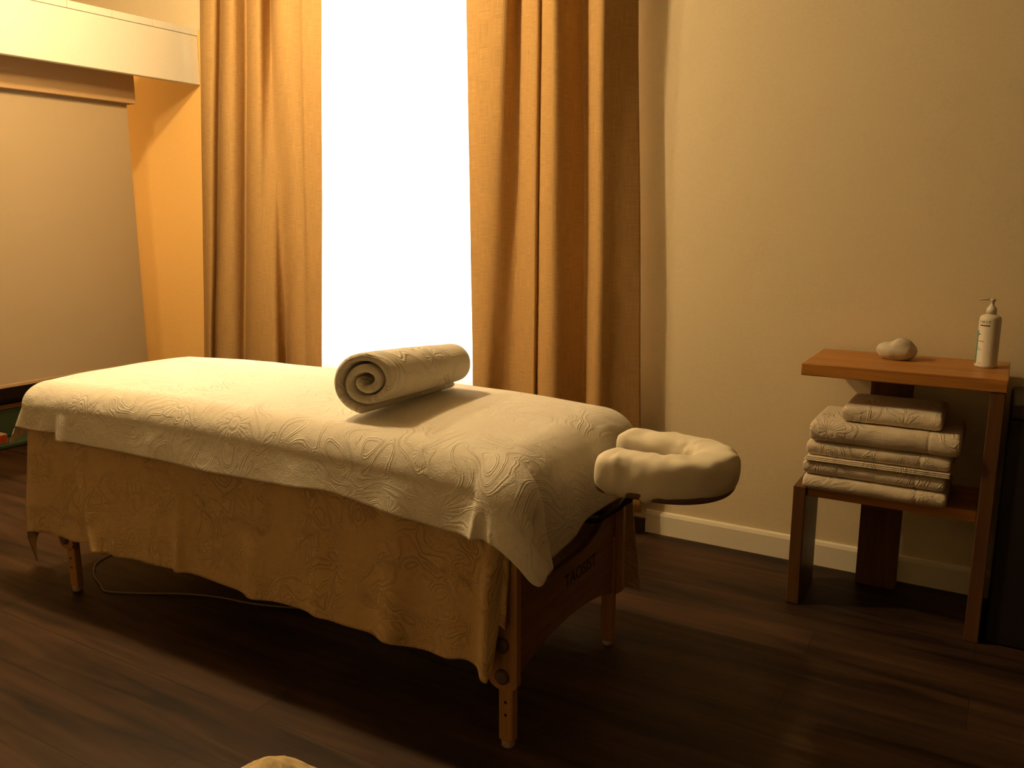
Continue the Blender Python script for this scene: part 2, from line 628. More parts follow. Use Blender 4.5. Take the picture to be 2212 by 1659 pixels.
def curtain(name, y, z0, z1, top, bot, label, mat, cat='curtain', nu=300, nv=60, zb=0.626, zt=2.23):
    """top / bot: (x, depth towards the room) outline of the folds at the two ends"""
    bm = bmesh.new()
    n = len(top)

    def at(arr, k):
        k = max(0.0, min(n - 1.0001, k))
        i = int(k)
        t = k - i
        return arr[i][0] + (arr[i + 1][0] - arr[i][0]) * t, arr[i][1] + (arr[i + 1][1] - arr[i][1]) * t

    def f(u, v):
        k = u * (n - 1)
        P = []
        for arr in (bot, top):
            c = [at(arr, k + o * .42 * min(1, k, n - 1 - k)) for o in (-1, -.5, 0, .5, 1)]
            P.append((sum(a[0] for a in c) / 5, sum(a[1] for a in c) / 5))
        z = z0 + (z1 - z0) * v
        s = max(-.3, min(1.2, (z - zb) / (zt - zb)))
        x = P[0][0] + (P[1][0] - P[0][0]) * s
        d = P[0][1] + (P[1][1] - P[0][1]) * s
        wob = 0.004 * nz(u * 7, z * 2.1, 3.1) + 0.008 * nz(u * 3.0, z * 0.9, 8.0)
        x += 0.006 * nz(z * 1.3, u * 5, 1.0)
        return (x, y - d + wob, z)
    grid(bm, nu, nv, f, uvf=lambda u, v: (u * 1.3, z0 + (z1 - z0) * v))
    o = obj(name, bm, mat, None, True)
    solidify(o, 0.0025)
    tag(o, label, cat)
    return o


# left curtain
Lt = [(-3.722, -0.020), (-3.600, 0.050), (-3.522, 0.055), (-3.574, -0.020), (-3.537, -0.005), (-3.433, 0.065), (-3.383, 0.070), (-3.390, 0.020), (-3.403, -0.030), (-3.362, -0.010), (-3.254, 0.060), (-3.192, 0.075), (-3.227, 0.000), (-3.232, -0.035), (-3.158, 0.020), (-3.063, 0.085), (-2.995, 0.090), (-2.958, 0.060), (-2.952, 0.045), (-2.888, 0.065), (-2.832, 0.050)]
Lb = [(-3.856, -0.020), (-3.745, 0.050), (-3.712, 0.050), (-3.766, -0.020), (-3.737, -0.005), (-3.636, 0.065), (-3.552, 0.075), (-3.525, 0.040), (-3.554, -0.030), (-3.509, -0.015), (-3.428, 0.030), (-3.362, 0.050), (-3.287, 0.075), (-3.187, 0.095), (-3.240, 0.000), (-3.236, -0.035), (-3.097, 0.070), (-3.015, 0.095), (-2.993, 0.060), (-2.972, 0.050), (-2.923, 0.050)]
curtain('curtain', 3.150, 0.085, 2.62, Lt, Lb, 'tan linen curtain left of the window, beside the white beam', M['curtain'])
Rt = [(-2.058, 0.030), (-1.995, 0.050), (-1.898, 0.065), (-1.831, 0.070), (-1.839, -0.010), (-1.826, -0.010), (-1.771, 0.050), (-1.726, 0.070), (-1.693, 0.075), (-1.700, 0.050), (-1.676, 0.065), (-1.638, 0.090), (-1.609, 0.100), (-1.585, 0.050), (-1.567, -0.020), (-1.546, -0.035), (-1.470, 0.050), (-1.432, 0.075), (-1.415, 0.055), (-1.395, 0.025), (-1.334, -0.040)]
Rb = [(-2.036, 0.040), (-1.983, 0.055), (-1.947, 0.050), (-1.927, 0.010), (-1.891, -0.030), (-1.832, -0.030), (-1.775, 0.000), (-1.729, 0.050), (-1.719, 0.045), (-1.734, 0.000), (-1.678, 0.070), (-1.630, 0.095), (-1.593, 0.090), (-1.570, 0.040), (-1.543, -0.025), (-1.522, -0.035), (-1.455, 0.050), (-1.421, 0.065), (-1.395, 0.040), (-1.368, 0.010), (-1.276, -0.040)]
curtain('curtain', 3.150, 0.105, 2.62, Rt, Rb, 'tan linen curtain right of the window, beside the bare wall', M['curtain'])
# sheer
rs = random.Random(5)
sx = [(-3.28 + i * 0.0333, 0.006 * math.sin(i * 1.9) + rs.uniform(-.006, .006)) for i in range(58)]
sh = curtain('sheer_curtain', 3.225, 0.40, 2.56, sx, sx, 'white sheer curtain glowing with daylight between the tan curtains', M['sheer'], 'curtain', 230, 6)
sh.modifiers.clear()
rod = thing('curtain_rod', 'slim metal curtain rod above the window', 'curtain rod', (-2.5, 3.14, 2.64))
bm = bmesh.new()
tube(bm, [(-3.82, 3.14, 2.64), (-1.16, 3.14, 2.64)], 0.011, 14)
obj('pole', bm, M['metal'], rod, True)
for x in (-3.78, -1.20):
    bm = bmesh.new()
    tube(bm, [(x, 3.15, 2.64), (x, YW + .002, 2.64)], 0.007, 10)
    obj('bracket', bm, M['metal'], rod, True)

# ================================================================ roller blind at far left
rb = thing('roller_blind', 'beige blind panel hanging below the white beam at left', 'blind', (-4.05, 2.0, 1.88))
boxo('casing', -4.115, -4.0, 0.9, 2.965, 1.886, 2.17, M['blind_box'], rb, 0.004, 2)
bm = bmesh.new()
box(bm, -4.045, -4.036, 0.92, 2.935, 0.545, 1.90)
obj('blind_cloth', bm, M['blind'], rb)
bm = bmesh.new()
box(bm, -4.050, -4.031, 0.92, 2.935, 0.528, 0.545, 0.003, 2)
obj('bottom_bar', bm, M['blind_box'], rb)

# things on the floor behind the blind
mat_o = boxo('floor_mat', -5.30, -4.93, 1.9, 2.95, 0.001, 0.028, M['tealcloth'], None, 0.008, 2)
tag(mat_o, 'thin teal mat on the floor at the far left edge', 'mat')
pk = thing('packet', 'small red-orange and white packet on the teal mat at far left', 'packet', (-5.0, 2.57, 0.029))
boxo('packet_body', -5.06, -4.95, 2.50, 2.635, 0.029, 0.085, M['white'], pk, 0.005, 2)
boxo('front_print', -4.951, -4.9475, 2.56, 2.63, 0.038, 0.080, M['orange'], pk, 0.001, 1)
sb = thing('storage_box', 'teal green fabric box with tan rim under the dark cushion', 'box', (-5.2, 2.4, 0.029))
boxo('box_body', -5.33, -5.08, 1.75, 3.0, 0.029, 0.205, M['tealcloth'], sb, 0.01, 2)
boxo('box_rim', -5.335, -5.072, 1.745, 3.005, 0.200, 0.226, M['rim'], sb, 0.004, 2)
nc = boxo('floor_cushion', -5.34, -5.06, 1.75, 3.02, 0.227, 0.42, M['navy'], None, 0.035, 4)
tag(nc, 'dark navy cushion on top of the teal box, far left', 'cushion')

# ================================================================ massage table
TX0, TX1, TY0, TY1 = -2.950, -0.945, 1.645, 2.345
ZT = 0.748


def crown(x, y):
    u = min(max((x - TX0) / (TX1 - TX0), 0), 1)
    v = min(max((y - TY0) / (TY1 - TY0), 0), 1)
    return 0.030 * (1 - abs(2 * u - 1) ** 2.6) * (1 - .55 * abs(2 * v - 1) ** 3)


tb = thing('massage_table', 'wooden folding massage table under the towels, in the middle of the room', 'massage table', (-1.92, 1.98, 0))
boxo('padding', TX0 + .012, TX1 - .045, TY0 + .012, TY1 - .012, 0.655, ZT - .012, M['cushion'], tb, 0.045, 4)
bm = bmesh.new()
for a in ((TX0 + .02, TX1 - .02, TY0 + .015, TY0 + .04), (TX0 + .02, TX1 - .02, TY1 - .04, TY1 - .015),
          (TX0 + .02, TX0 + .045, TY0 + .04, TY1 - .04), (TX1 - .045, TX1 - .02, TY0 + .04, TY1 - .04)):
    box(bm, a[0], a[1], a[2], a[3], 0.575, 0.6545, 0.002, 1)
obj('rail_frame', bm, M['panel_wood_shaded'], tb)


def end_panel(x, sgn):
    """board between the two legs: scooped top edge, arched lower edge"""
    bm = bmesh.new()
    top, bot = [], []
    y0, y1 = 1.652, 2.292
    for i in range(41):
        t = i / 40
        y = y0 + (y1 - y0) * t
        k = abs(2 * t - 1)
        top.append((y, 0.392 + 0.155 * max(0, k - 0.15) ** 2.2))
        bot.append((y, 0.165 + 0.060 * max(0.0, 1 - k ** 2.0) ** 0.8))
    prism(bm, bot + top[::-1], 'x', x - .009, x + .009)
    p = obj('end_panel', bm, M['panel_wood_shaded'], tb)
    return p


xe = -0.992
pe = end_panel(xe, 1)
end_panel(-2.815, -1)


def text_mesh(name, body, size, mat, parent, loc, rot, depth=0.0004, space=1.0, fit=None):
    c = bpy.data.curves.new(name, 'FONT')
    c.body = body
    c.size = size
    c.extrude = depth
    c.align_x = 'CENTER'
    c.align_y = 'CENTER'
    c.space_character = space
    o = bpy.data.objects.new(name, c)
    COL.objects.link(o)
    bpy.context.view_layer.update()
    dg = bpy.context.evaluated_depsgraph_get()
    me = bpy.data.meshes.new_from_object(o.evaluated_get(dg))
    bpy.data.objects.remove(o)
    me.name = name
    R = Matrix.Translation(Vector(loc) - world_loc(parent)) @ rot.to_4x4()
    me.transform(R)
    me.materials.clear()
    me.materials.append(mat)
    n = bpy.data.objects.new(name, me)
    n.parent = parent
    COL.objects.link(n)
    return n


# lettering reads along +Y seen from +X
Rx = Matrix(((0, 0, 1), (1, 0, 0), (0, 1, 0)))
text_mesh('lettering', 'TAOSIST', 0.052, M['dark_ink'], pe, (xe + .0095, 2.05, 0.335), Rx)


def leg(x, y, sx, sy, knob=True):
    """upper leg board, sliding lower leg with holes, knobs, foot"""
    bm = bmesh.new()
    poly = []
    for i in range(13):
        a = PI + PI * i / 12
        poly.append((x + .040 * math.cos(a), 0.19 + .040 * math.sin(a) * 0.6))
    poly += [(x + .040, 0.5745), (x - .040, 0.5745)]
    yo = y + sy * .016
    prism(bm, poly, 'y', yo - .010, yo + .010)
    L = obj('leg', bm, M['table_wood'], tb)
    # lower leg
    bm = bmesh.new()
    box(bm, x - .021, x + .021, y - .0135, y + .0135, 0.018, 0.36, 0.005, 2)
    E_ = obj('lower_leg', bm, M['table_wood'], tb)
    if sy < 0:
        for z in (0.092, 0.127, 0.162):
            bm = bmesh.new()
            m = Matrix.Translation((x, y - .0138, z)) @ Matrix.Rotation(PI / 2, 4, 'X')
            bmesh.ops.create_circle(bm, cap_ends=True, segments=16, radius=0.0042, matrix=m)
            obj('peg_hole', bm, M['hole'], E_)
    bm = bmesh.new()
    lathe(bm, x, y, [(0, 0.0), (.014, 0.0), (.017, .004), (.017, .016), (.013, .0185), (0, .0185)], 20)
    obj('foot_cap', bm, M['foot'], E_)
    for z in (0.205, 0.290):
        bm = bmesh.new()
        lathe(bm, 0, 0, [(0, 0), (.017, 0), (.019, .003), (.019, .008), (.013, .011), (0, .012)], 20)
        bmesh.ops.transform(bm, matrix=Matrix.Translation((x, yo - sy * 0 + (-.0105 if sy < 0 else .0105) + 0, z)) @ Matrix.Rotation(PI / 2 if sy < 0 else -PI / 2, 4, 'X'), verts=bm.verts)
        obj('knob', bm, M['knob'], L, True)
    return L


for x in (-0.998, -2.800):
    leg(x, 1.672, 1, -1)
    leg(x, 2.283, 1, 1)
# row of dark screw heads on the end panel
for y in (1.668, 2.277):
    for k in range(7):
        bm = bmesh.new()
        m = Matrix.Translation((xe + .0094, y, 0.215 + .034 * k)) @ Matrix.Rotation(PI / 2, 4, 'Y')
        bmesh.ops.create_circle(bm, cap_ends=True, segments=12, radius=0.0036, matrix=m)
        obj('screw_head', bm, M['hole'], pe)

# ================================================================ cloths draped on the table


def bez(a, b, c, d, t):
    s = 1 - t
    return (a[0] * s ** 3 + 3 * b[0] * s * s * t + 3 * c[0] * s * t * t + d[0] * t ** 3,
            a[1] * s ** 3 + 3 * b[1] * s * s * t + 3 * c[1] * s * t * t + d[1] * t ** 3)


def drape_fn(x0, x1, y0, y1, zt, rs, flare, corners, ripple, dome=0.0, rh=None, head=False, pw=2.0):
    """returns f(p,q): cloth metres -> world; the rectangle is the flat part inset by r"""
    def f(p, q):
        cx = min(max(p, x0), x1)
        cy = min(max(q, y0), y1)
        ox, oy = p - cx, q - cy
        d = (abs(ox) ** pw + abs(oy) ** pw) ** (1 / pw)
        hd = math.hypot(ox, oy)
        zc = zt - dome * (abs(2 * (cy - y0) / (y1 - y0) - 1) ** 3 + 0.6 * abs(2 * (cx - x0) / (x1 - x0) - 1) ** 4)
        zc += crown(cx, cy)
        if head:
            t = max(0.0, cx + 1.057)
            zc -= .13 - math.sqrt(.13 ** 2 - t * t)
        zc += 0.0018 * nz(p * 3.1, q * 3.3, 2) + 0.0012 * nz(p * 9, q * 9, 5)
        if d < 1e-7:
            return Vector((cx, cy, zc))
        r = rs if rh is None else rs + (rh - rs) * (max(0.0, ox) / hd) ** 2
        if d < r * PI / 2:
            a = d / r
            out, dz, hang = r * math.sin(a), r * (1 - math.cos(a)), 0.0
        else:
            hang = d - r * PI / 2
            out, dz = r, r + hang
        out += flare * hang
        nx, ny = ox / hd, oy / hd
        z = zc - dz
        if abs(ox) > 1e-7 and abs(oy) > 1e-7:
            sx, sy = (1 if ox > 0 else -1), (1 if oy > 0 else -1)
            th = math.atan2(abs(ox), abs(oy)) / (PI / 2)      # 0 = long side, 1 = end
            kind = corners[(sx, sy)]
            N, F = (0, out), (out, 0)
            if kind[0] == 'fold':          # one rounded fold pointing out of the corner
                b = out * .9 + kind[1] * hang
                P = bez(N, (b * kind[2], b * 1.0), (b, b * kind[3]), F, th)
            elif kind[0] == 'flap':        # side panel runs on past the corner as a broad flap
                e = out + kind[1] * hang
                P = bez(N, (e * .32, out * 1.3), (e * 1.75, out * .95), F, th)
            else:                          # excess tucked round the end
                b = kind[1] * hang
                P = bez(N, (out * 1.5 + b * .5, out * 1.15), (out + b * 1.5, -kind[2] * hang), F, th)
            x, y = cx + sx * P[0], cy + sy * P[1]
        else:
            x, y = cx + nx * out, cy + ny * out
        rx, ry, rz = ripple(p, q, hang, nx, ny)
        return Vector((x + rx, y + ry, z + rz))
    return f


# ---- beige under sheet
R1 = 0.078
sx0, sx1, sy0, sy1 = TX0 + R1 - .004, TX1 - .03, TY0 + R1 - .006, TY1 - R1 + .006


def ripple_sheet(p, q, h, nx, ny):
    k = (h / 0.47)
    if h <= 0:
        return (0, 0, 0)
    ax = ay = 0.0
    e = k ** 1.1
    if abs(ny) > .9:
        s = ny
        g = (0.015 * nz(p * 6, 1.0, k * .6) + 0.022 * nz(p * 2.6, 4.0, k * .5)) * e
        g += e * (0.036 * gau(p, -2.50 - .20 * (1 - k), .035) - .022 * gau(p, -2.60 - .16 * (1 - k), .045) + .016 * gau(p, -2.40 - .20 * (1 - k), .04) + 0.016 * gau(p, -2.13, .02)
                  + 0.022 * gau(p, -1.80, .045) + 0.012 * gau(p, -1.56, .03) + 0.034 * gau(p, -1.315 + .03 * (1 - k), .045)
                  - 0.016 * gau(p, -1.22, .05) + .010 * gau(p, -1.12, .03))
        if s < 0:
            g += min(1, k * 2.2) * (0.030 * gau(p, -1.015, .022) - 0.020 * sstep(-1.000, -0.992, p) - .0 * gau(p, -.96, .02))
        else:
            g += e * (.10 * gau(p, -.97, .07) - .02)
        ay = s * g
        rz = e * (0.018 * gau(p, -1.085, .05) - .012 * gau(p, -1.24, .05) + .006 * nz(p * 4, 7, 0))
        if s < 0:
            rz += .16 * sstep(-1.0, -.99, p) * k
    else:
        g = e * (0.02 * nz(q * 5, 2.0, k * .5) + .012 * math.sin(q * 21))
        ax = nx * g
        rz = 0.01 * nz(q * 5, 3, 1) * e
    return (ax, ay, rz)


fs = drape_fn(sx0, sx1, sy0, sy1, ZT + .004, R1, .085,
              {(1, 1): ('fold', .2, 1, 1), (1, -1): ('fold', .2, 1, 1), (-1, -1): ('tuck', .22, .30), (-1, 1): ('fold', .3, 1, 1)}, ripple_sheet, dome=.006, head=True)
P0, P1, Q0, Q1 = sx0 - .51, sx1 + .0, sy0 - .565, sy1 + .66
bm = bmesh.new()
mp_ = lambda u, v: (P0 + (P1 - P0) * u, Q0 + (Q1 - Q0) * v)
grid(bm, 330, 230, lambda u, v: fs(*mp_(u, v)), uvf=mp_)
o = obj('bed_sheet', bm, M['sheet'], None, True)
solidify(o, 0.003, 0)
tag(o, 'beige terry sheet hanging down to near the floor under the white towel', 'sheet')

# ---- white embossed towel on top
R2, RH = 0.088, 0.13
bx0, bx1, by0, by1 = TX0 + R2 - .014, TX1 - RH + .018, TY0 + R2 - .023, TY1 - R2 + .023


def ripple_towel(p, q, h, nx, ny):
    if h <= 0:
        return (0, 0, 0)
    k = min(h / 0.11, 3)
    ax = ay = rz = 0.0
    if ny < -.9:
        g = (0.006 * nz(p * 7, 11.0, k * .4) + .007 * nz(p * 3, 14.0, k * .3)) * k
        g += k * (.012 * sstep(-2.735, -2.722, p) - .006 + .012 * gau(p, -2.70, .035) + .022 * gau(p, -1.045, .030) + .010 * gau(p, -1.3, .05) - .012 * gau(p, -.99, .03))
        ay = -g
        rz = k * (.028 * (1 - sstep(-2.735, -2.725, p)) + .010 * nz(p * 2.2, 3, 9) + .013 * gau(p, -1.50, .13) - .006 * gau(p, -2.05, .2))
    elif nx > .9:
        g = 0.012 * nz(q * 5, 21.0, k * .4) * k + k * .010 * gau(q, 1.86, .05)
        ax = g
        rz = k * (.010 * nz(q * 3, 4, 2) - .030 * gau(q, 1.76, .11))
    elif nx < -.9:
        ax = -k * .010 * nz(q * 5, 31.0, .4)
        rz = k * .01 * nz(q * 4, 6, 2)
    else:
        ay = ny * k * .01 * nz(p * 5, 3, 3)
    return (ax, ay, rz)


ft = drape_fn(bx0, bx1, by0, by1, ZT + .0125, R2, .10,
              {(1, -1): ('flap', .32), (1, 1): ('fold', .35, 1, 1), (-1, -1): ('tuck', 1.0, .10), (-1, 1): ('fold', .35, 1, 1)}, ripple_towel, dome=.006, rh=RH, pw=2.7)
A0, A1, B0, B1 = bx0 - .258, bx1 + .306, by0 - .232, by1 + .20
bm = bmesh.new()


def mpt(u, v):
    """cloth coordinates with softly rounded corners"""
    p, q = A0 + (A1 - A0) * u, B0 + (B1 - B0) * v
    rc = .05
    cx = min(max(p, A0 + rc), A1 - rc)
    cy = min(max(q, B0 + rc), B1 - rc)
    d = math.hypot(p - cx, q - cy)
    m = max(abs(p - cx), abs(q - cy))
    if d > 1e-6:
        f = 1 + (m / d - 1) * (m / rc) ** 2
        p, q = cx + (p - cx) * f, cy + (q - cy) * f
    return (p, q)


grid(bm, 380, 190, lambda u, v: ft(*mpt(u, v)), uvf=mpt)
o = obj('bath_towel', bm, M['towel'], None, True)
solidify(o, 0.005, 0)
tag(o, 'large white embossed towel spread over the massage table', 'towel')
ZB = ZT + .0125 + .0025      # upper face of the towel

# ================================================================ rolled towel
def rolled_towel():
    bm = bmesh.new()
    uvl = bm.loops.layers.uv.verify()
    turns, n = 2.30, 120
    r1 = 0.0850
    th = 0.0225
    pitch = 0.0285
    y0, y1 = 1.735, 2.175
    cx = -1.486
    ZR = ZB + crown(cx, 2.0) + .002
    cz = ZR
    prof = []
    L = 0
    last = None
    for i in range(n + 1):
        s = i / n
        a = 0.87 * PI + 2 * PI * turns * s
        r = max(0.006, r1 - pitch * turns * (1 - s) - th * 0.5 + .003)
        wob = 1 + .09 * math.sin(2 * a + .2) * (1.15 - s) + .07 * nz(s * 9, 2.2, 0) * (1.1 - s)
        c = Vector((math.cos(a), math.sin(a))) * r * wob
        prof.append((c, a))
        if last is not None:
            L += (c - last).length
        last = c
    ys = [0, .003, .007, .014, .05] + [.05 + .350 * k / 14 for k in range(1, 15)] + [.426, .433, .437, .440]
    outer, inner, us = [], [], []
    acc = 0
    for i, (c, a) in enumerate(prof):
        if i:
            acc += (c - prof[i - 1][0]).length
        us.append(acc)
        c0 = prof[max(i - 1, 0)][0]
        c1 = prof[min(i + 1, n)][0]
        t = (c1 - c0).normalized()
        nrm = Vector((t.y, -t.x))
        ro, ri = [], []
        for y in ys:
            e = min(y, .440 - y)
            f = math.sqrt(max(0.0, 1 - (1 - min(1, e / .014)) ** 2))
            tt = th * .5 * (0.20 + .80 * f)
            sc = 1.0 + .035 * math.sin(y / .440 * PI) + .012 * nz(y * 9, a * .5, 3)
            tipback = .006 * nz(a * .7, 5.0, 1) * (1 if y < .2 else -1)
            tap = 1.10 - .20 * y / .44
            po = (c + nrm * tt) * sc
            pi_ = (c - nrm * tt) * sc
            zlift = .0
            yy = y0 + y + tipback + .34 * c.x * (1 - sstep(.0, .35, y)) - .12 * c.x * sstep(.22, .44, y)
            ro.append(bm.verts.new((cx + po.x * 1.02 * tap, yy, max(cz + (po.y * .97 + .0835) * tap, ZR))))
            ri.append(bm.verts.new((cx + pi_.x * 1.02 * tap, yy, max(cz + (pi_.y * .97 + .0835) * tap, ZR + .0003))))
        outer.append(ro)
        inner.append(ri)
    m = len(ys)
    def quad(vs, uv):
        try:
            fc = bm.faces.new(vs)
        except ValueError:
            return
        for lp, q in zip(fc.loops, uv):
            lp[uvl].uv = q
    for i in range(n):
        for j in range(m - 1):
            uv = ((us[i], ys[j]), (us[i + 1], ys[j]), (us[i + 1], ys[j + 1]), (us[i], ys[j + 1]))
            quad((outer[i][j], outer[i + 1][j], outer[i + 1][j + 1], outer[i][j + 1]), uv)
            quad((inner[i + 1][j], inner[i][j], inner[i][j + 1], inner[i + 1][j + 1]), (uv[1], uv[0], uv[3], uv[2]))
        for j in (0, m - 1):
            uv = ((us[i], 0), (us[i + 1], 0), (us[i + 1], .01), (us[i], .01))
            quad((outer[i][j], outer[i + 1][j], inner[i + 1][j], inner[i][j]), uv)
    for i in (0, n):
        for j in range(m - 1):
            quad((outer[i][j], outer[i][j + 1], inner[i][j + 1], inner[i][j]), ((0, ys[j]), (0, ys[j + 1]), (.01, ys[j + 1]), (.01, ys[j])))
    o = obj('rolled_towel', bm, M['towel_roll'], None, True)
    subsurf(o, 1)
    tag(o, 'white rolled-up towel lying across the massage table', 'towel')


rolled_towel()

# ================================================================ face cradle
fc = thing('face_cradle', 'horseshoe face cradle in a white cover at the head of the table', 'face cradle', (-0.72, 1.96, 0.70))


def horseshoe(zc, hz, wy, scale_w=1.0, skirt=0.0, mat=None, name='', rr=None):
    """cushion swept along a U open towards the table"""
    cyc = 1.963
    half = 0.104                    # centreline half spacing of the arms
    xo = -0.846                     # open end
    xa = -0.692                     # where the bend starts
    path = []
    for i in range(13):
        path.append(Vector((xo + (xa - xo) * i / 12, cyc - half, 0)))
    for i in range(1, 24):
        a = -PI / 2 + PI * i / 24
        path.append(Vector((xa + half * 1.02 * math.cos(a), cyc + half * math.sin(a), 0)))
    for i in range(13):
        path.append(Vector((xa + (xo - .035 - xa) * i / 12, cyc + half, 0)))
    bm = bmesh.new()
    n = 28
    rings = []
    N = len(path)
    tot = N - 1
    for i, p in enumerate(path):
        t = (path[min(i + 1, tot)] - path[max(i - 1, 0)]).normalized()
        side = Vector((t.y, -t.x, 0))     # outward
        e = min(i, tot - i)
        cap = math.sqrt(max(0.0, 1 - (1 - min(1.0, (e + .35) / 3.2)) ** 2)) if e < 3 else 1.0
        ring = []
        for k in range(n):
            a = 2 * PI * k / n
            c, s = math.cos(a), math.sin(a)
            ex = .62
            px = math.copysign(abs(c) ** ex, c) * wy * (0.55 + .45 * cap)
            pz = math.copysign(abs(s) ** ex, s) * hz * (0.45 + .55 * cap)
            wr = 0.0
            if skirt:
                wr = .006 * nz(i * .55, a * 1.3, 7.7) + .004 * nz(i * 1.3, a * 1.6, 1.7)
                if s < -.2:
                    pz -= skirt * (0.25 if 14 < i < 32 and c > 0 else 1.0) * (-s - .2) * (0.6 + .8 * nz(i * .42, 1.0 if c > 0 else 5.0, 2.0))
            ring.append(bm.verts.new(p + side * (px + wr * (1 if c > 0 else -1)) + Vector((0, 0, zc + pz + wr))))
        rings.append(ring)
    for A, B in zip(rings, rings[1:]):
        for k in range(n):
            bm.faces.new((A[k], A[(k + 1) % n], B[(k + 1) % n], B[k]))
    bm.faces.new(rings[0][::-1])
    bm.faces.new(rings[-1])
    o = obj(name, bm, mat, fc, True)
    subsurf(o, 1)
    return o


horseshoe(0.694, 0.043, 0.050, mat=M['cushion'], name='cushion')['label'] = 'dark cushion under the cover'
cv = horseshoe(0.712, 0.049, 0.056, skirt=0.026, mat=M['cover'], name='cradle_cover')
# platform and support bars reaching the table end
bm = bmesh.new()
prism(bm, [(1.885, .640), (2.04, .640), (2.04, .650), (1.885, .650)], 'x', -0.83, -0.70)
obj('platform', bm, M['panel_wood_shaded'], fc)
for y in (1.99, 2.06):
    bm = bmesh.new()
    tube(bm, [(-0.984, y, 0.505), (-0.91, y, 0.515), (-0.845, y, 0.565), (-0.805, y, 0.636)], 0.007, 12)
    obj('support_bar', bm, M['black'], fc, True)

# ================================================================ wooden step shelf at right
SX0, SX1, SY0, SY1 = -0.585, 0.008, 2.868, 3.236
SZ = 0.845
st = thing('side_shelf', 'two-level wooden side shelf against the wall at right', 'shelf', (-0.29, 3.05, 0))
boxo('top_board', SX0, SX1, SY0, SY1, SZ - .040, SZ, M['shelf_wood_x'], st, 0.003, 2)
boxo('side_panel', SX1 - .044, SX1 - .002, SY0 + .004, SY1 - .05, 0.0, SZ - .0405, M['shelf_wood_z_shaded'], st, 0.003, 2)
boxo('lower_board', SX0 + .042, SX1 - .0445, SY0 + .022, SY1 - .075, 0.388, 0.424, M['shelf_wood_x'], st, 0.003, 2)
boxo('side_panel', SX0, SX0 + .0415, SY0 + .002, SY1 - .13, 0.0, 0.424, M['shelf_wood_z_shaded'], st, 0.003, 2)
boxo('back_plank', -0.405, -0.270, SY1 - .074, SY1 - .036, 0.0, SZ - .0405, M['shelf_wood_z_shaded'], st, 0.003, 2)

# folded towels on the lower board


def folded(name, x0, x1, y0, y1, z0, h, seed, label, plies=0, band=True, small=False):
    bm = bmesh.new()
    rnd = random.Random(seed)
    # cross-section in (y,z): round fold at the front, squarer at the back
    sec = []
    for i in range(17):
        a = PI * 1.5 - PI * i / 16
        sec.append((y0 + h * .42 + h * .42 * math.cos(a), z0 + h / 2 + h / 2 * math.sin(a)))
    for i in range(1, 8):
        sec.append((y0 + h * .42 + (y1 - h * .3 - y0 - h * .42) * i / 7, z0 + h))
    for i in range(1, 9):
        a = PI / 2 - PI * i / 8
        sec.append((y1 - h * .3 + h * .3 * math.cos(a), z0 + h / 2 + h / 2 * math.sin(a)))
    for i in range(1, 8):
        sec.append((y1 - h * .3 - (y1 - h * .3 - y0 - h * .42) * i / 8, z0))
    sec = sec
    ns = len(sec)
    xs = [0, .006, .014, .03, .06]
    Lx = x1 - x0
    k = .06
    xb = Lx * .80
    cand = [i * .016 for i in range(4, int(Lx / .016) + 1)]
    xs += [c for c in cand if .066 < c < Lx - .066 and abs(c - xb) > .012]
    if band:
        xs += [xb - .008, xb - .003, xb, xb + .003, xb + .008]
    xs += [Lx - .06, Lx - .03, Lx - .014, Lx - .006, Lx]
    xs = sorted(set(xs))
    yc, zc = (y0 + y1) / 2, z0 + h / 2
    rings, uvs = [], []
    per = [0]
    for i in range(1, ns + 1):
        a, b = sec[i - 1], sec[i % ns]
        per.append(per[-1] + math.hypot(a[0] - b[0], a[1] - b[1]))
    for x in xs:
        e = min(x, Lx - x)
        f = math.sqrt(max(0.0, 1 - (1 - min(1, e / .018)) ** 2))
        sc = .70 + .30 * f
        groove = (.0022 * gau(x, xb, .003)) if band else 0
        ring = []
        for (yy, zz) in sec:
            wv = .0035 * nz(x * 11 + seed, yy * 8, zz * 20) + .0018 * nz(x * 30 + seed, yy * 20, zz * 40)
            z = zc + (zz - zc) * sc * (1 - groove / h * 2)
            y = yc + (yy - yc) * (1 - .02 * (1 - f))
            if yy < y0 + h * .5:
                y += wv + groove
            if zz > z0 + h * .9:
                z += wv * .5 - .002
            z = max(z, z0 + .0004)
            z = min(z, z0 + h - .0004)
            ring.append(bm.verts.new((x0 + x, y, z)))
        rings.append(ring)
    uvl = bm.loops.layers.uv.verify()
    for a in range(len(xs) - 1):
        for i in range(ns):
            i2 = (i + 1) % ns
            fcx = bm.faces.new((rings[a][i], rings[a + 1][i], rings[a + 1][i2], rings[a][i2]))
            for lp, uv in zip(fcx.loops, ((xs[a], per[i]), (xs[a + 1], per[i]), (xs[a + 1], per[i + 1]), (xs[a], per[i + 1]))):
                lp[uvl].uv = (uv[0] + seed * 3.1, uv[1])
    bm.faces.new(rings[0])
    bm.faces.new(rings[-1][::-1])
    o = obj(name, bm, M['stack'], None, True)
    tag(o, label, 'towel', 'folded towels on the side shelf')
    return o


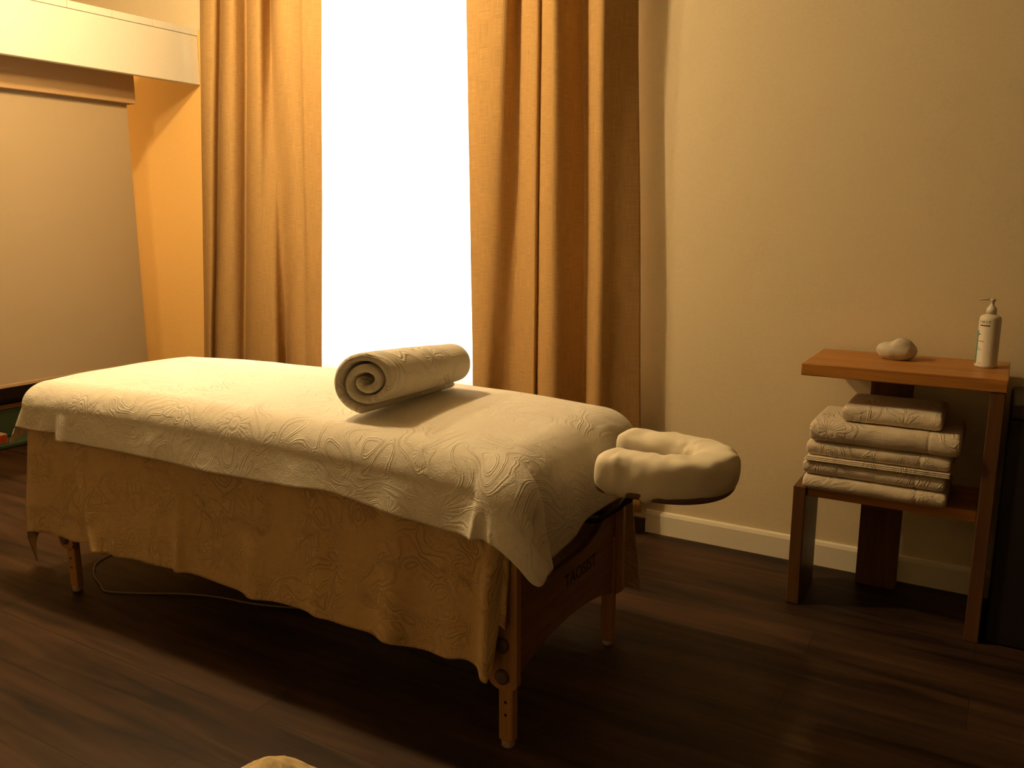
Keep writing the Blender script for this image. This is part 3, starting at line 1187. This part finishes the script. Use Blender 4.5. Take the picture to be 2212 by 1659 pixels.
YF = 2.845
z = 0.4245
folded('folded_towel', -0.552, -0.122, YF, 3.13, z, .052, 1, 'cream folded towel at the bottom of the stack, on the lower shelf board')
z += .052
folded('folded_towel', -0.556, -0.130, YF + .004, 3.13, z, .050, 2, 'cream folded towel second from the bottom of the stack')
z += .050
t3 = folded('folded_towel', -0.548, -0.120, YF + .003, 3.13, z + .016, .050, 3, 'cream folded towel third from the bottom, thin plies showing beneath')
for k in range(3):
    bm = bmesh.new()
    zz = z + .0004 + k * .0052
    box(bm, -0.552 + .004 * k, -0.118 - .002 * (k % 2), YF - .004 + .002 * k, 3.12, zz, zz + .0046, 0.0018, 2)
    uvl = bm.loops.layers.uv.verify()
    for f_ in bm.faces:
        for lp in f_.loops:
            lp[uvl].uv = (lp.vert.co.x, lp.vert.co.y)
    obj('ply', bm, M['stack'], t3, True)
z += .066
folded('folded_towel', -0.540, -0.098, YF - .008, 3.13, z, .072, 4, 'thick cream folded towel under the small one near the stack top')
z += .072
folded('folded_towel', -0.448, -0.155, YF + .020, 3.12, z, .055, 5, 'small cream folded towel on the very top of the stack', band=False)

# ---- bottle on top
BX, BY = -0.060, 3.095
bt = thing('pump_bottle', 'white pump bottle with teal stripe on the shelf top', 'bottle', (BX, BY, SZ))
RB = 0.0315
bm = bmesh.new()
lathe(bm, BX, BY, [(0, SZ + .0003), (RB - .001, SZ + .0003), (RB + .0015, SZ + .003), (RB + .0015, SZ + .010), (RB, SZ + .013), (RB, SZ + .168), (RB - .002, SZ + .176),
                   (RB - .010, SZ + .182), (.0145, SZ + .185), (.0135, SZ + .187), (0, SZ + .187)], 48)
body = obj('bottle_body', bm, M['plastic'], bt, True)
bm = bmesh.new()
lathe(bm, BX, BY, [(0, SZ + .1872), (.0150, SZ + .1872), (.0145, SZ + .204), (.0120, SZ + .207), (.0100, SZ + .211), (.0062, SZ + .216), (.0058, SZ + .228), (.0085, SZ + .230), (.009, SZ + .236), (.006, SZ + .239), (0, SZ + .239)], 32)
pump = obj('pump', bm, M['plastic'], bt, True)
bm = bmesh.new()
d = Vector((-.86, -.25, 0)).normalized()
p0 = Vector((BX, BY, SZ + .2355))
tube(bm, [p0, p0 + d * .018, p0 + d * .034, p0 + d * .039 + Vector((0, 0, -.004))], [.0042, .0036, .0028, .0024], 12)
obj('nozzle', bm, M['plastic'], pump, True)


def wrap(name, a0, a1, z0, z1, mat, r=None):
    """printed patch on the bottle wall, angles in degrees around the axis"""
    bm = bmesh.new()
    r = r or RB + .0003
    nn = 10
    V = []
    for i in range(nn + 1):
        a = math.radians(a0 + (a1 - a0) * i / nn)
        V.append((bm.verts.new((BX + r * math.cos(a), BY + r * math.sin(a), z0)), bm.verts.new((BX + r * math.cos(a), BY + r * math.sin(a), z1))))
    for A, B in zip(V, V[1:]):
        bm.faces.new((A[0], B[0], B[1], A[1]))
    return obj(name, bm, mat, body, True)


# camera sees the bottle from direction about -90 deg (towards -Y)
wrap('teal_stripe', 183, 207, SZ + .012, SZ + .128, M['teal'])
wrap('teal_leaf', 207, 222, SZ + .113, SZ + .119, M['teal'])
wrap('brown_bar', 213, 272, SZ + .145, SZ + .149, M['brownprint'])
wrap('text_line', 202, 248, SZ + .091, SZ + .0935, M['greyprint'])
wrap('text_line', 204, 238, SZ + .0625, SZ + .0645, M['greyprint'])
wrap('text_line', 202, 224, SZ + .069, SZ + .0702, M['greyprint'])
wrap('text_line', 226, 243, SZ + .015, SZ + .0165, M['greyprint'])
for ch, a in zip('ISKIT', (213, 226, 240, 254, 267)):
    ar = math.radians(a)
    nrm = Vector((math.cos(ar), math.sin(ar), 0))
    right = Vector((-math.sin(ar), math.cos(ar), 0))
    Rm = Matrix((( right.x, 0, nrm.x), (right.y, 0, nrm.y), (0, 1, 0)))
    text_mesh('letter', ch, .0125, M['greyprint'], body, (BX + (RB + .0005) * nrm.x, BY + (RB + .0005) * nrm.y, SZ + .159), Rm, .0002)

bt.scale = (1, 1, .92)
# ---- stone on top
def blob(name, c, f, mat, n=48, m=28):
    bm = bmesh.new()
    rings = []
    for j in range(m + 1):
        ph = -PI / 2 + PI * j / m
        if j in (0, m):
            rings.append([bm.verts.new(Vector(c) + f(Vector((0, 0, math.sin(ph)))))])
        else:
            rings.append([bm.verts.new(Vector(c) + f(Vector((math.cos(ph) * math.cos(2 * PI * k / n), math.cos(ph) * math.sin(2 * PI * k / n), math.sin(ph))))) for k in range(n)])
    for A, B in zip(rings, rings[1:]):
        for k in range(n):
            k2 = (k + 1) % n
            if len(A) == 1:
                bm.faces.new((A[0], B[k2], B[k]))
            elif len(B) == 1:
                bm.faces.new((A[k], A[k2], B[0]))
            else:
                bm.faces.new((A[k], A[k2], B[k2], B[k]))
    return obj(name, bm, mat, None, True)


def stone_f(v):
    r = 1 + .07 * nz(v.x * 1.6, v.y * 1.6, v.z * 1.6) + .03 * nz(v.x * 5, v.y * 5, v.z * 5)
    x, y, z = v.x * r * .064, v.y * r * .050, v.z * r * .036
    z += .010 * gau(x, .022, .035) * max(v.z, 0)
    z -= .010 * gau(x, -.020, .014) * gau(y, -.010, .03) * max(v.z, 0)
    return Vector((x, y, max(z, -.0285)))


o = blob('stone', (-0.326, 3.115, SZ + .0288), stone_f, M['stone'])
tag(o, 'pale lumpy stone lying on the shelf top', 'stone')

# ================================================================ black cabinet at the right edge
cb = thing('cabinet', 'black upright cabinet beside the wooden shelf at the right edge', 'cabinet', (0.25, 3.05, 0))
boxo('body', 0.022, 0.47, 2.892, 3.235, 0.0, 0.722, M['black'], cb, 0.008, 2)
boxo('lid', 0.020, 0.472, 2.890, 3.237, 0.7225, 0.768, M['black_lid'], cb, 0.014, 4)

# ================================================================ rock at the bottom edge
def rock_f(v):
    r = 1 + .10 * nz(v.x * 2 + 3, v.y * 2, v.z * 2) + .04 * nz(v.x * 6, v.y * 6, v.z * 6)
    h = v.z
    k = 1.0 - .72 * max(0, h) ** 1.2
    x, y = v.x * r * .155 * k, v.y * r * .140 * k
    z = h * .110 * (1 + .04 * nz(v.x * 4, v.y * 4, 1))
    return Vector((x, y, max(z, -.088)))


o = blob('rock', (-1.258, 1.125, 0.0885), rock_f, M['rock'], 64, 40)
tag(o, 'cream speckled rock with a blunt peak at the bottom edge', 'rock')

# ================================================================ cable under the table
bm = bmesh.new()
pts = catmull([(-2.94, 3.10, .004), (-3.02, 2.40, .004), (-2.985, 1.93, .004), (-2.90, 1.80, .004), (-2.76, 1.735, .004), (-2.695, 1.715, .004), (-2.58, 1.765, .004), (-2.44, 1.84, .004), (-2.31, 1.885, .004), (-2.1, 1.93, .004), (-1.7, 2.1, .004)], 8)
tube(bm, pts, 0.0030, 8)
o = obj('power_cable', bm, M['cable'], None, True)
tag(o, 'thin white cable running over the floor under the table', 'cable')
